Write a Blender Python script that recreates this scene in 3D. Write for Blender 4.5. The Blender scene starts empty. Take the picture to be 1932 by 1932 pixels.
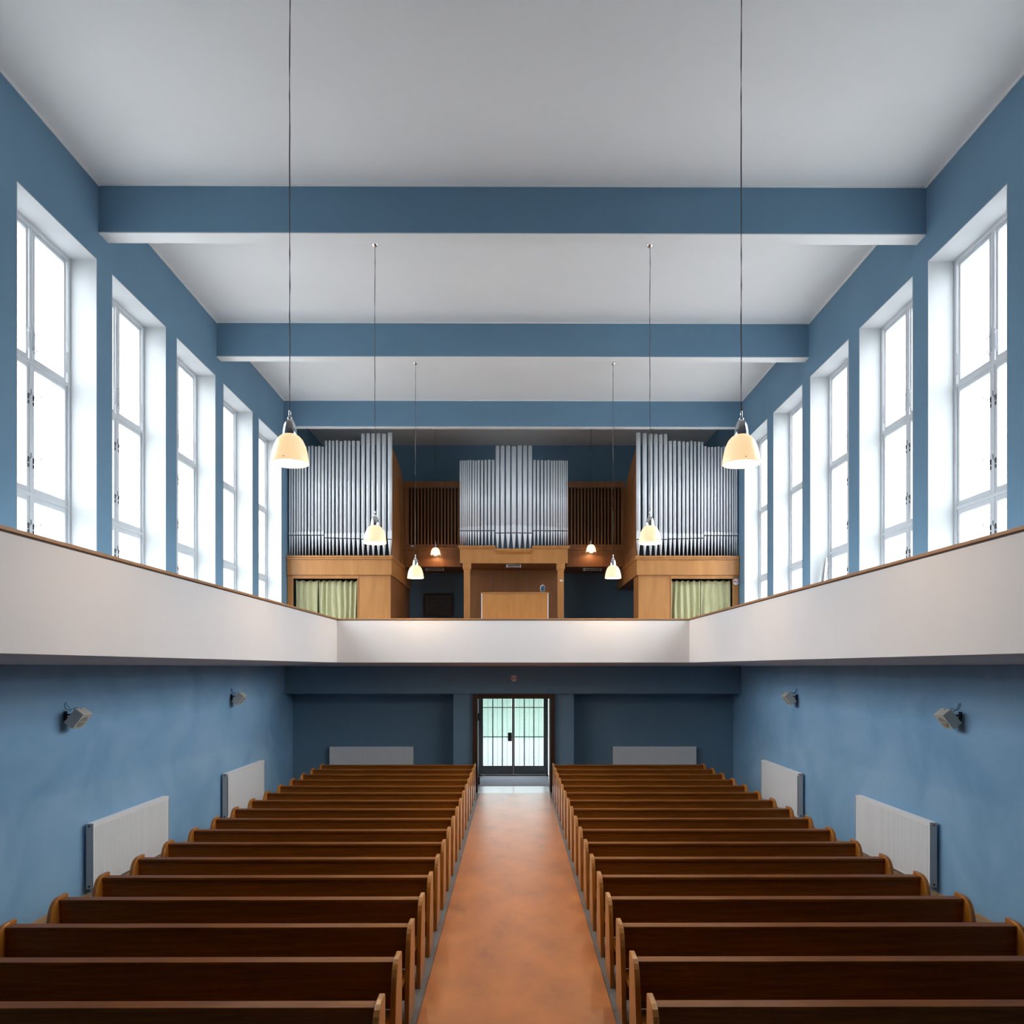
import bpy, math, random
from mathutils import Matrix, Vector
random.seed(7)
PI = math.pi
sc = bpy.context.scene
C = sc.collection

# ------------------------------------------------------------------ camera, sky, exposure
F_PX = 1500.0                       # focal length for a 1932 px wide frame
YAW = 0.0045
cam_d = bpy.data.cameras.new('camera')
cam = bpy.data.objects.new('camera', cam_d)
C.objects.link(cam)
cam.location = (0, 0, 3.27)
cam.rotation_euler = (PI / 2, 0, -YAW)
cam_d.sensor_fit = 'HORIZONTAL'
cam_d.sensor_width = 36
cam_d.lens = 36 * F_PX / 1932
cam_d.shift_x = -(968.5 + F_PX * YAW - 966) / 1932
cam_d.shift_y = (1259 - 966) / 1932
cam_d.clip_end = 500
sc.camera = cam

SKY = 14.5
world = bpy.data.worlds.new('overcast_sky')
sc.world = world
world.use_nodes = True
wn, wl = world.node_tree.nodes, world.node_tree.links
bg = wn['Background']
bg.inputs[0].default_value = (0.99, 0.985, 0.98, 1)
# standard overcast sky: luminance (1 + 2 sin(elevation)) / 3, the same in every direction round the horizon
_tc = wn.new('ShaderNodeTexCoord'); _sp = wn.new('ShaderNodeSeparateXYZ')
_mr = wn.new('ShaderNodeMapRange')
_mr.inputs[1].default_value = 0; _mr.inputs[2].default_value = 1
_mr.inputs[3].default_value = SKY / 3; _mr.inputs[4].default_value = SKY
wl.new(_tc.outputs['Generated'], _sp.inputs[0]); wl.new(_sp.outputs[2], _mr.inputs[0]); wl.new(_mr.outputs[0], bg.inputs[1])

sc.view_settings.view_transform = 'Standard'
sc.view_settings.look = 'None'
sc.view_settings.exposure = 0.60
sc.view_settings.gamma = 1.0
sc.view_settings.use_curve_mapping = False
cy = sc.cycles
cy.use_denoising = True
cy.max_bounces = 14
cy.diffuse_bounces = 10
cy.glossy_bounces = 4
cy.transparent_max_bounces = 12
cy.caustics_reflective = False
cy.caustics_refractive = False
cy.sample_clamp_indirect = 8.0

# room dimensions (metres; the camera stands on the centre line at y = 0)
W = 5.97            # half width between the side walls
CEIL = 10.22
Y0 = -4.0           # altar end wall, behind the camera
YB = 24.9           # back wall of the organ gallery
WIN_Z0, WIN_Z1 = 4.35, 9.12
WIN_W, WIN_PITCH, WIN_FIRST = 1.84, 2.27, 9.58
GP = 4.2            # gallery parapet, distance from the centre line
GY = 18.95          # front of the back gallery
GZ0, GZ1, GW = 3.385, 4.435, 3.30   # parapet foot, cap top, soffit at the walls
GFLOOR = 3.62
LINTEL_Y, NICHE_Y = 20.8, 21.55
WIN_KS = [0, 1, 2, 3, 4, -1]

# daylight comes in through these openings (sky portals)
def portal(name, loc, rot, sx, sy):
    d = bpy.data.lights.new(name, 'AREA')
    d.shape = 'RECTANGLE'; d.size = sx; d.size_y = sy
    d.cycles.is_portal = True
    o = bpy.data.objects.new(name, d); C.objects.link(o)
    o.location = loc; o.rotation_euler = rot
    return o
for k in WIN_KS:
    y = WIN_FIRST + WIN_PITCH * k + WIN_W / 2
    z = (WIN_Z0 + WIN_Z1) / 2
    portal('daylight_portal', (-W - .53, y, z), (0, -PI / 2, 0), WIN_Z1 - WIN_Z0, WIN_W)
    portal('daylight_portal', (W + .53, y, z), (0, PI / 2, 0), WIN_Z1 - WIN_Z0, WIN_W)
portal('daylight_portal', (0, 24.42, 1.3), (-PI / 2, 0, 0), 2.1, 2.6)

# ------------------------------------------------------------------ materials
def _nodes(name):
    m = bpy.data.materials.new(name); m.use_nodes = True
    nt = m.node_tree
    return m, nt, nt.nodes['Principled BSDF']
def principled(name, col, rough=.5, metal=0.0, spec=.5, coat=0.0, emis=None, emis_s=0.0):
    m, nt, b = _nodes(name)
    b.inputs['Base Color'].default_value = (*col, 1)
    b.inputs['Roughness'].default_value = rough
    b.inputs['Metallic'].default_value = metal
    b.inputs['Specular IOR Level'].default_value = spec
    b.inputs['Coat Weight'].default_value = coat
    b.inputs['Coat Roughness'].default_value = .15
    if emis:
        b.inputs['Emission Color'].default_value = (*emis, 1)
        b.inputs['Emission Strength'].default_value = emis_s
    return m
def mottled(name, stops, scale=(1, 1, 1), nscale=3.0, detail=4.0, rough=.6, spec=.5, coat=0.0, bump=0.0, bump_scale=40.0, distortion=0.0, nrough=.55, sheen=0.0):
    """colour from stretched noise in object space"""
    m, nt, b = _nodes(name)
    N, Lk = nt.nodes, nt.links
    tc = N.new('ShaderNodeTexCoord'); mp = N.new('ShaderNodeMapping')
    mp.inputs['Scale'].default_value = scale
    ns = N.new('ShaderNodeTexNoise')
    ns.inputs['Scale'].default_value = nscale; ns.inputs['Detail'].default_value = detail
    ns.inputs['Roughness'].default_value = nrough; ns.inputs['Distortion'].default_value = distortion
    rp = N.new('ShaderNodeValToRGB')
    e = rp.color_ramp.elements
    while len(e) < len(stops): e.new(.5)
    for i, (p, c) in enumerate(stops):
        e[i].position = p; e[i].color = (*c, 1)
    Lk.new(tc.outputs['Object'], mp.inputs[0]); Lk.new(mp.outputs[0], ns.inputs['Vector'])
    Lk.new(ns.outputs['Fac'], rp.inputs[0]); Lk.new(rp.outputs[0], b.inputs['Base Color'])
    b.inputs['Roughness'].default_value = rough
    b.inputs['Specular IOR Level'].default_value = spec
    b.inputs['Coat Weight'].default_value = coat
    b.inputs['Coat Roughness'].default_value = .12
    b.inputs['Sheen Weight'].default_value = sheen
    if bump:
        n2 = N.new('ShaderNodeTexNoise'); n2.inputs['Scale'].default_value = bump_scale
        n2.inputs['Detail'].default_value = 3
        bp = N.new('ShaderNodeBump'); bp.inputs['Strength'].default_value = bump
        bp.inputs['Distance'].default_value = .01
        Lk.new(mp.outputs[0], n2.inputs['Vector']); Lk.new(n2.outputs['Fac'], bp.inputs['Height'])
        Lk.new(bp.outputs[0], b.inputs['Normal'])
    return m

BLUE_A, BLUE_B = (.152, .265, .37), (.172, .292, .40)
M = {}
M['blue'] = mottled('blue_wall_paint', [(.3, BLUE_A), (.7, BLUE_B)], nscale=.7, detail=3, rough=.85, spec=.2, bump=.04, bump_scale=25)
M['blue_lit'] = mottled('cloudy_blue_wash_lit', [(.3, (.19, .37, .57)), (.5, (.245, .44, .645)), (.7, (.305, .495, .695))], scale=(1, .8, 1), nscale=.75, detail=4, rough=.8, spec=.25, distortion=.6)  # cloudy finish, its lighter tone has the lower walls' daylight painted in
M['white'] = mottled('white_ceiling_paint', [(.3, (.83, .82, .79)), (.7, (.87, .86, .83))], nscale=.5, rough=.9, spec=.2)
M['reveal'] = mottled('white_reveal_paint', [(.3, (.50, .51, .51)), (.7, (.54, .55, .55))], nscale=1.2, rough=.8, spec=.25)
M['plaster'] = mottled('white_parapet_plaster', [(.3, (.70, .705, .715)), (.7, (.74, .745, .755))], nscale=.6, rough=.9, spec=.2)
M['winframe'] = mottled('white_window_enamel', [(.3, (.58, .60, .62)), (.7, (.63, .65, .67))], nscale=3, rough=.4)
M['pew'] = mottled('shaded_varnished_pew_wood', [(.25, (.16, .046, .004)), (.55, (.26, .082, .007)), (.8, (.35, .122, .014))], scale=(.6, 9, 9), nscale=3.2, detail=6, rough=.4, spec=.28, coat=.04, distortion=.4)  # darker copy of the pew wood, shade of the backs painted in
M['pew_end'] = mottled('lit_varnished_pew_end_wood', [(.25, (.34, .125, .016)), (.55, (.44, .168, .023)), (.8, (.55, .22, .036))], scale=(9, 9, .8), nscale=2.6, detail=6, rough=.3, coat=.3, distortion=.3)  # lighter copy of the same wood, lit tone painted into the ends
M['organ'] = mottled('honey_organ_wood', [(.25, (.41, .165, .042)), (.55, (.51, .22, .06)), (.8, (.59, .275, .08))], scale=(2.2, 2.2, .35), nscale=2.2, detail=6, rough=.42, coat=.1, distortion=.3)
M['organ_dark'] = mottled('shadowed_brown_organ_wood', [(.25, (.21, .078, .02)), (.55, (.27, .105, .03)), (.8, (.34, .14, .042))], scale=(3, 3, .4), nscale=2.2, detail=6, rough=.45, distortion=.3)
M['interior_shade'] = principled('dark_interior_shade', (.02, .012, .008), .8)  # near-black sheets added for the shade inside the organ
M['cap'] = mottled('oak_cap_wood', [(.3, (.30, .15, .065)), (.7, (.40, .215, .10))], scale=(4, .6, 4), nscale=3, detail=5, rough=.45)
M['cap_x'] = mottled('oak_cap_wood_cross', [(.3, (.30, .15, .065)), (.7, (.40, .215, .10))], scale=(.6, 4, 4), nscale=3, detail=5, rough=.45)
M['pipe'] = principled('tin_pipe_metal', (.86, .88, .90), .40, .2)
M['lip'] = principled('matt_tin_lip', (.86, .87, .88), .55, .1)
M['black'] = principled('black_slot', (.01, .01, .012), .6)
M['chrome'] = principled('polished_chrome', (.75, .74, .72), .12, 1.0)
M['cable'] = principled('grey_brown_cable', (.14, .12, .10), .5)
M['opal'] = principled('lit_opal_glass', (.45, .38, .30), .3, emis=(1.0, .60, .32), emis_s=.72)
M['bulb'] = principled('glowing_bulb', (1, .9, .7), .3, emis=(1.0, .76, .48), emis_s=12.0)
M['carpet'] = mottled('worn_orange_carpet', [(.28, (.40, .125, .034)), (.42, (.56, .185, .036)), (.6, (.67, .22, .04)), (.8, (.72, .265, .062))], scale=(1.0, .55, 1), nscale=1.7, detail=6, rough=.33, spec=.75, nrough=.6, bump=.06, bump_scale=180, sheen=.1)
M['terrazzo'] = mottled('grey_terrazzo', [(.35, (.12, .11, .105)), (.5, (.20, .185, .175)), (.65, (.30, .285, .27))], nscale=55, detail=2, rough=.45)
M['marble'] = mottled('white_marble', [(.3, (.84, .85, .87)), (.7, (.90, .91, .93))], nscale=2.5, detail=5, rough=.3)
M['mat'] = mottled('grey_purple_door_mat', [(.3, (.38, .38, .47)), (.7, (.52, .52, .62))], scale=(.5, 4, 1), nscale=4, rough=.8)
M['radiator'] = principled('white_radiator_enamel', (.84, .86, .88), .35)
M['rad_side'] = principled('grey_radiator_cover', (.48, .50, .52), .4)
M['rad_dark'] = principled('radiator_grille_shadow', (.12, .13, .14), .6)
M['baseboard'] = mottled('beech_baseboard', [(.3, (.42, .26, .13)), (.7, (.52, .34, .19))], scale=(4, .5, 4), nscale=3, rough=.5)
M['speaker'] = principled('cream_speaker_case', (.60, .58, .51), .55)
M['grille'] = principled('grey_speaker_cloth', (.36, .34, .28), .8)
M['dark_brown'] = mottled('dark_brown_door_wood', [(.3, (.030, .013, .008)), (.7, (.055, .024, .014))], scale=(8, 8, .8), nscale=3, rough=.4)
M['door_grey'] = principled('blue_grey_door_steel', (.15, .18, .21), .4)
M['iron'] = principled('dark_iron', (.03, .03, .035), .5, .5)
M['cream'] = principled('cream_vestibule_paint', (.62, .60, .52), .8)
M['red'] = principled('red_print', (.55, .03, .06), .5)
M['red_knob'] = principled('red_plug', (.6, .03, .03), .4)
M['plastic'] = principled('white_plastic', (.75, .74, .73), .4)
M['gilt'] = principled('dull_gilt_frame', (.14, .09, .05), .4, .3)
M['frame_black'] = principled('dark_brown_picture_frame', (.03, .017, .01), .35)
M['painting'] = mottled('dark_oil_painting', [(.3, (.018, .014, .010)), (.5, (.045, .030, .020)), (.7, (.07, .05, .04))], scale=(1, 1, 3), nscale=3, detail=5, rough=.35)
M['curtain'] = mottled('pale_green_cotton', [(.3, (.45, .435, .24)), (.7, (.57, .55, .33))], scale=(8, 8, 1), nscale=4, rough=.9, spec=.15)
M['mirror'] = principled('mirror_glass', (.25, .25, .28), .06, 1.0)
M['seat_dark'] = principled('dark_stool_cover', (.06, .055, .07), .6)
M['pave'] = mottled('pale_paving', [(.3, (.075, .08, .09)), (.7, (.09, .095, .105))], nscale=.4, rough=.8)
M['lawn'] = mottled('mown_lawn', [(.3, (.035, .075, .05)), (.5, (.045, .09, .06)), (.7, (.06, .10, .068))], nscale=.25, detail=4, rough=.9)

def glass_mat(name, tint, clear, bump, scale):
    m = bpy.data.materials.new(name); m.use_nodes = True
    nt = m.node_tree; N, Lk = nt.nodes, nt.links
    N.remove(N['Principled BSDF'])
    out = N['Material Output']
    tr = N.new('ShaderNodeBsdfTransparent'); tr.inputs[0].default_value = (*tint, 1)
    tl = N.new('ShaderNodeBsdfTranslucent'); tl.inputs[0].default_value = (*tint, 1)
    gl = N.new('ShaderNodeBsdfGlossy'); gl.inputs['Roughness'].default_value = .25
    tc = N.new('ShaderNodeTexCoord')
    vo = N.new('ShaderNodeTexNoise'); vo.inputs['Scale'].default_value = scale; vo.inputs['Detail'].default_value = 2
    bp = N.new('ShaderNodeBump'); bp.inputs['Strength'].default_value = bump; bp.inputs['Distance'].default_value = .01
    Lk.new(tc.outputs['Object'], vo.inputs['Vector']); Lk.new(vo.outputs['Fac'], bp.inputs['Height'])
    for n in (tl, gl): Lk.new(bp.outputs[0], n.inputs['Normal'])
    rp = N.new('ShaderNodeMapRange')
    rp.inputs[1].default_value = .35; rp.inputs[2].default_value = .65
    rp.inputs[3].default_value = clear + .12; rp.inputs[4].default_value = clear - .12
    Lk.new(vo.outputs['Fac'], rp.inputs[0])
    mx = N.new('ShaderNodeMixShader'); Lk.new(rp.outputs[0], mx.inputs[0]); Lk.new(tl.outputs[0], mx.inputs[1]); Lk.new(tr.outputs[0], mx.inputs[2])
    m2 = N.new('ShaderNodeMixShader'); m2.inputs[0].default_value = .05
    Lk.new(mx.outputs[0], m2.inputs[1]); Lk.new(gl.outputs[0], m2.inputs[2])
    Lk.new(m2.outputs[0], out.inputs[0])
    return m
M['frosted'] = glass_mat('frosted_window_glass', (.93, .97, 1.0), .80, .6, 60)
M['door_glass'] = glass_mat('rippled_door_glass', (.58, .63, .64), .86, .5, 40)
def clear_shade():
    m = bpy.data.materials.new('clear_cut_glass'); m.use_nodes = True
    nt = m.node_tree; N, Lk = nt.nodes, nt.links
    N.remove(N['Principled BSDF'])
    tr = N.new('ShaderNodeBsdfTransparent'); tr.inputs[0].default_value = (.85, .88, .9, 1)
    gl = N.new('ShaderNodeBsdfGlossy'); gl.inputs['Roughness'].default_value = .12
    tl = N.new('ShaderNodeBsdfTranslucent'); tl.inputs[0].default_value = (.9, .9, .9, 1)
    a = N.new('ShaderNodeMixShader'); a.inputs[0].default_value = .5
    Lk.new(tr.outputs[0], a.inputs[1]); Lk.new(gl.outputs[0], a.inputs[2])
    b = N.new('ShaderNodeMixShader'); b.inputs[0].default_value = .25
    Lk.new(a.outputs[0], b.inputs[1]); Lk.new(tl.outputs[0], b.inputs[2])
    Lk.new(b.outputs[0], N['Material Output'].inputs[0])
    return m
M['clear'] = clear_shade()

# ------------------------------------------------------------------ mesh helpers
ORG = {}     # world origin of every object we build
class MB:
    def __init__(s): s.v = []; s.f = []; s.sm = []; s.mi = []; s.m = 0
    def add(s, vs, fs, smooth=False, M4=None):
        n = len(s.v)
        for p in vs:
            p = Vector(p)
            if M4 is not None: p = M4 @ p
            s.v.append(tuple(p))
        for f in fs:
            s.f.append([n + i for i in f]); s.sm.append(smooth); s.mi.append(s.m)
        return s
    def box(s, x0, x1, y0, y1, z0, z1, M4=None):
        x0, x1 = min(x0, x1), max(x0, x1); y0, y1 = min(y0, y1), max(y0, y1); z0, z1 = min(z0, z1), max(z0, z1)
        vs = [(x0,y0,z0),(x1,y0,z0),(x1,y1,z0),(x0,y1,z0),(x0,y0,z1),(x1,y0,z1),(x1,y1,z1),(x0,y1,z1)]
        return s.add(vs, [(0,3,2,1),(4,5,6,7),(0,1,5,4),(1,2,6,5),(2,3,7,6),(3,0,4,7)], M4=M4)
    def lathe(s, prof, n=24, c=(0, 0, 0), smooth=True, M4=None, caps=True):
        vs = []; fs = []
        for r, z in prof:
            for i in range(n):
                a = 2 * PI * i / n
                vs.append((c[0] + r * math.cos(a), c[1] + r * math.sin(a), c[2] + z))
        for j in range(len(prof) - 1):
            for i in range(n):
                k = (i + 1) % n
                fs.append((j*n+i, j*n+k, (j+1)*n+k, (j+1)*n+i))
        s.add(vs, fs, smooth, M4)
        if caps:
            b = len(s.v) - len(vs)
            if prof[0][0] > 1e-5: s.f.append([b + i for i in reversed(range(n))]); s.sm.append(False); s.mi.append(s.m)
            if prof[-1][0] > 1e-5: s.f.append([b + (len(prof)-1)*n + i for i in range(n)]); s.sm.append(False); s.mi.append(s.m)
        return s
    def tube(s, pts, r, n=8, M4=None):
        pts = [Vector(p) for p in pts]; vs = []; fs = []
        for i, p in enumerate(pts):
            d = (pts[min(i+1, len(pts)-1)] - pts[max(i-1, 0)]).normalized()
            u = d.cross(Vector((0, 0, 1)))
            if u.length < 1e-3: u = d.cross(Vector((0, 1, 0)))
            u.normalize(); w = d.cross(u)
            for k in range(n):
                a = 2 * PI * k / n
                vs.append(p + u * (r * math.cos(a)) + w * (r * math.sin(a)))
        for j in range(len(pts) - 1):
            for i in range(n):
                k = (i + 1) % n
                fs.append((j*n+i, j*n+k, (j+1)*n+k, (j+1)*n+i))
        s.add(vs, fs, True, M4)
        b = len(s.v) - len(vs)
        s.f.append([b + i for i in reversed(range(n))]); s.f.append([b + (len(pts)-1)*n + i for i in range(n)])
        s.sm += [False, False]; s.mi += [s.m, s.m]
        return s
    def prism(s, poly, a, b, axis='x', M4=None):
        """polygon given in the two other axes, extruded along axis from a to b"""
        def pt(p, t):
            if axis == 'x': return (t, p[0], p[1])
            if axis == 'y': return (p[0], t, p[1])
            return (p[0], p[1], t)
        n = len(poly)
        vs = [pt(p, a) for p in poly] + [pt(p, b) for p in poly]
        fs = [list(range(n)), list(reversed(range(n, 2*n)))] + [(i, i+n, (i+1)%n+n, (i+1)%n) for i in range(n)]
        return s.add(vs, fs, M4=M4)
    def build(s, name, mats, parent=None, bevel=0.0, origin=None, bseg=2):
        if not isinstance(mats, (list, tuple)): mats = [mats]
        if origin is None:
            lo = [min(p[i] for p in s.v) for i in range(3)]; hi = [max(p[i] for p in s.v) for i in range(3)]
            origin = ((lo[0]+hi[0])/2, (lo[1]+hi[1])/2, lo[2])
        me = bpy.data.meshes.new(name)
        me.from_pydata([(p[0]-origin[0], p[1]-origin[1], p[2]-origin[2]) for p in s.v], [], s.f)
        for m in mats: me.materials.append(m)
        me.polygons.foreach_set('use_smooth', s.sm)
        me.polygons.foreach_set('material_index', s.mi)
        import bmesh
        bm = bmesh.new(); bm.from_mesh(me)
        bmesh.ops.recalc_face_normals(bm, faces=bm.faces); bm.to_mesh(me); bm.free()
        me.update()
        o = bpy.data.objects.new(name, me); C.objects.link(o)
        po = ORG[parent] if parent else (0, 0, 0)
        if parent: o.parent = parent
        o.location = tuple(origin[i] - po[i] for i in range(3))
        ORG[o] = tuple(origin)
        if bevel:
            md = o.modifiers.new('bevel', 'BEVEL'); md.width = bevel; md.segments = bseg; md.limit_method = 'ANGLE'
        return o
def box(name, mat, x0, x1, y0, y1, z0, z1, parent=None, bevel=0.0):
    return MB().box(x0, x1, y0, y1, z0, z1).build(name, mat, parent, bevel)
def tag(o, label, cat=None, group=None, kind=None):
    if label: o['label'] = label
    if cat: o['category'] = cat
    if group: o['group'] = group
    if kind: o['kind'] = kind
    return o
def empty(name, loc, label=None, cat=None, group=None, kind=None):
    o = bpy.data.objects.new(name, None); C.objects.link(o)
    o.location = loc; o.empty_display_size = .1
    ORG[o] = tuple(loc)
    return tag(o, label, cat, group, kind)
KIDS = {}
def kids(o): return [c for c in bpy.data.objects if c.parent == o]
def copy_tree(o, parent=None):
    c = o.copy(); C.objects.link(c)
    if parent: c.parent = parent
    for ch in kids(o): copy_tree(ch, c)
    return c
def struct(o, label, cat):
    return tag(o, label, cat, kind='structure')

# ------------------------------------------------------------------ the room shell
win_ys = sorted(WIN_FIRST + WIN_PITCH * k for k in WIN_KS)
for s, side in ((-1, 'left'), (1, 'right')):
    a, b = s * W, s * (W + .5)
    m = MB()
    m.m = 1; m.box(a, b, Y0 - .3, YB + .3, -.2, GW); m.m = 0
    m.box(a, b, Y0 - .3, YB + .3, GW, WIN_Z0)
    m.box(a, b, Y0 - .3, YB + .3, WIN_Z1, CEIL + .3)
    edges = [Y0 - .3] + [e for y in win_ys for e in (y, y + WIN_W)] + [YB + .3]
    for i in range(0, len(edges), 2): m.box(a, b, edges[i], edges[i+1], WIN_Z0, WIN_Z1)
    struct(m.build('wall_' + side, [M['blue'], M['blue_lit']]), 'blue painted side wall with tall windows on the %s' % side, 'wall')
    # white line where the wall meets the ceiling
    t = MB(); x = s * (W - .02)
    t.box(a, x, Y0, 20.7, CEIL - .025, CEIL)
    struct(t.build('trim_ceiling_' + side, M['white']), 'thin white strip between ceiling and %s wall' % side, 'trim')
    bb = box('baseboard_' + side, M['baseboard'], a, s * (W - .025), Y0, NICHE_Y, 0, .11, bevel=.006)
    struct(bb, 'pale wooden baseboard along the %s wall' % side, 'baseboard')

struct(box('ceiling', M['white'], -W - .5, W + .5, Y0 - .3, YB + .3, CEIL, CEIL + .3), 'flat white plaster ceiling between the blue beams', 'ceiling')
fl = MB().box(-W - .5, W + .5, Y0 - .3, 24.4, -.2, 0)
floor = struct(fl.build('floor', M['terrazzo']), 'grey terrazzo floor under the pews', 'floor')
struct(box('wall_front', M['blue'], -W - .5, W + .5, Y0 - .3, Y0, -.2, CEIL + .3), 'blue wall at the altar end behind the viewpoint', 'wall')

# ceiling beams: blue faces, white underside
for n, (y0, y1, lab) in enumerate([(11.47, 11.74, 'nearest blue ceiling beam with white underside'), (16.03, 16.27, 'middle blue ceiling beam with white underside'),
                                   (20.70, 20.86, 'farthest blue ceiling beam with white underside, before the organ'), (6.9, 7.16, 'blue ceiling beam above the viewpoint')]):
    m = MB(); m.box(-W, W, y0, y1, 9.535, CEIL)
    m.m = 1; m.box(-W, W, y0 - .001, y1 + .001, 9.52, 9.535)
    struct(m.build('beam_%d' % (n + 1), [M['blue'], M['white']]), lab, 'beam')
    struct(MB().box(-W, W, y0 - .02, y0, CEIL - .02, CEIL).build('trim_beam_%d' % (n + 1), M['white']), 'thin white strip above ' + lab, 'trim')

# back wall: upper organ gallery wall, lower lintel, piers, niches, vestibule
m = MB()
m.box(-W - .5, W + .5, YB, YB + .3, 3.3, CEIL + .3)
m.box(-W, W, LINTEL_Y, 24.4, 2.58, GFLOOR - .02)          # lintel and slab over the entrance
for s, xi, xo in ((-1, 1.06, 1.574), (1, 1.085, 1.59)):
    m.box(s * xi, s * xo, LINTEL_Y + .08, 24.4, -.2, 2.58)      # pier and vestibule side wall
    m.box(s * xo, s * (W + .5), NICHE_Y, 24.4, -.2, 2.58) # niche back
m.box(-W - .5, W + .5, 24.4, YB + .3, 2.58, 3.3)
struct(m.build('wall_back', M['blue']), 'dark blue wall at the entrance end below and behind the organ gallery', 'wall')

# ------------------------------------------------------------------ gallery: slab, parapets, wooden caps
for s, side in ((-1, 'left'), (1, 'right')):
    g = MB()
    P = lambda x, y, z: (s * x, y, z)
    t = GP + .16
    vs = [P(GP, Y0, GZ0), P(GP, GY, GZ0), P(W, LINTEL_Y, GW), P(W, Y0, GW),
          P(W, Y0, GFLOOR), P(W, LINTEL_Y, GFLOOR), P(t, GY + .16, GFLOOR), P(t, Y0, GFLOOR),
          P(t, Y0, GZ1 - .05), P(t, GY + .16, GZ1 - .05), P(GP, GY, GZ1 - .05), P(GP, Y0, GZ1 - .05)]
    g.add(vs, [(0,1,2,3), (4,5,6,7), (7,6,9,8), (8,9,10,11), (11,10,1,0), (0,3,4,7,8,11), (1,2,5,6,9,10), (2,3,4,5)])
    struct(g.build('wall_gallery_' + side, M['plaster']), 'white plaster gallery parapet running along the %s side' % side, 'parapet')
    c = MB()
    c.box(s * (GP - .02), s * (t + .03), Y0, GY + (.18 if 1 else 0), GZ1 - .035, GZ1)
    c.m = 1; c.box(s * (GP - .005), s * (t + .005), Y0, GY + .16, GZ1 - .05, GZ1 - .035)
    struct(c.build('trim_gallery_' + side, [M['cap'], M['dark_brown']], bevel=.005), 'narrow oak cap on the %s gallery parapet' % side, 'trim')
gz = GZ0 - (GZ0 - GW) * .16 / (LINTEL_Y - GY)      # soffit height at the back of the parapet
g = MB()
q, r = GP, GP + .16
vs = [(-q, GY, GZ0), (q, GY, GZ0), (r, GY + .16, gz), (-r, GY + .16, gz), (-q, GY, GZ1 - .05), (q, GY, GZ1 - .05), (r, GY + .16, GZ1 - .05), (-r, GY + .16, GZ1 - .05)]
g.add(vs, [(0,1,2,3), (4,5,6,7), (0,1,5,4), (1,2,6,5), (2,3,7,6), (3,0,4,7)])
struct(g.build('wall_gallery_back', M['plaster']), 'white plaster gallery parapet below the organ', 'parapet')
g = MB()
vs = [(-r, GY + .16, gz), (r, GY + .16, gz), (W, LINTEL_Y, GW), (-W, LINTEL_Y, GW), (-r, GY + .16, GFLOOR), (r, GY + .16, GFLOOR), (W, LINTEL_Y, GFLOOR), (-W, LINTEL_Y, GFLOOR)]
g.add(vs, [(0,1,2,3), (4,5,6,7), (0,1,5,4), (1,2,6,5), (2,3,7,6), (3,0,4,7)])
struct(g.build('floor_gallery_slab', M['plaster']), 'gallery slab with sloping white soffit above the entrance', 'floor')
c = MB(); c.box(-GP + .02, GP - .02, GY - .02, GY + .19, GZ1 - .035, GZ1)
c.m = 1; c.box(-GP + .005, GP - .005, GY - .005, GY + .165, GZ1 - .05, GZ1 - .035)
struct(c.build('trim_gallery_back', [M['cap_x'], M['dark_brown']], bevel=.005), 'narrow oak cap on the parapet below the organ', 'trim')
struct(box('floor_gallery', M['organ_dark'], -W, W, LINTEL_Y, YB, GFLOOR - .02, GFLOOR), 'wooden floor of the organ gallery', 'floor')

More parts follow.
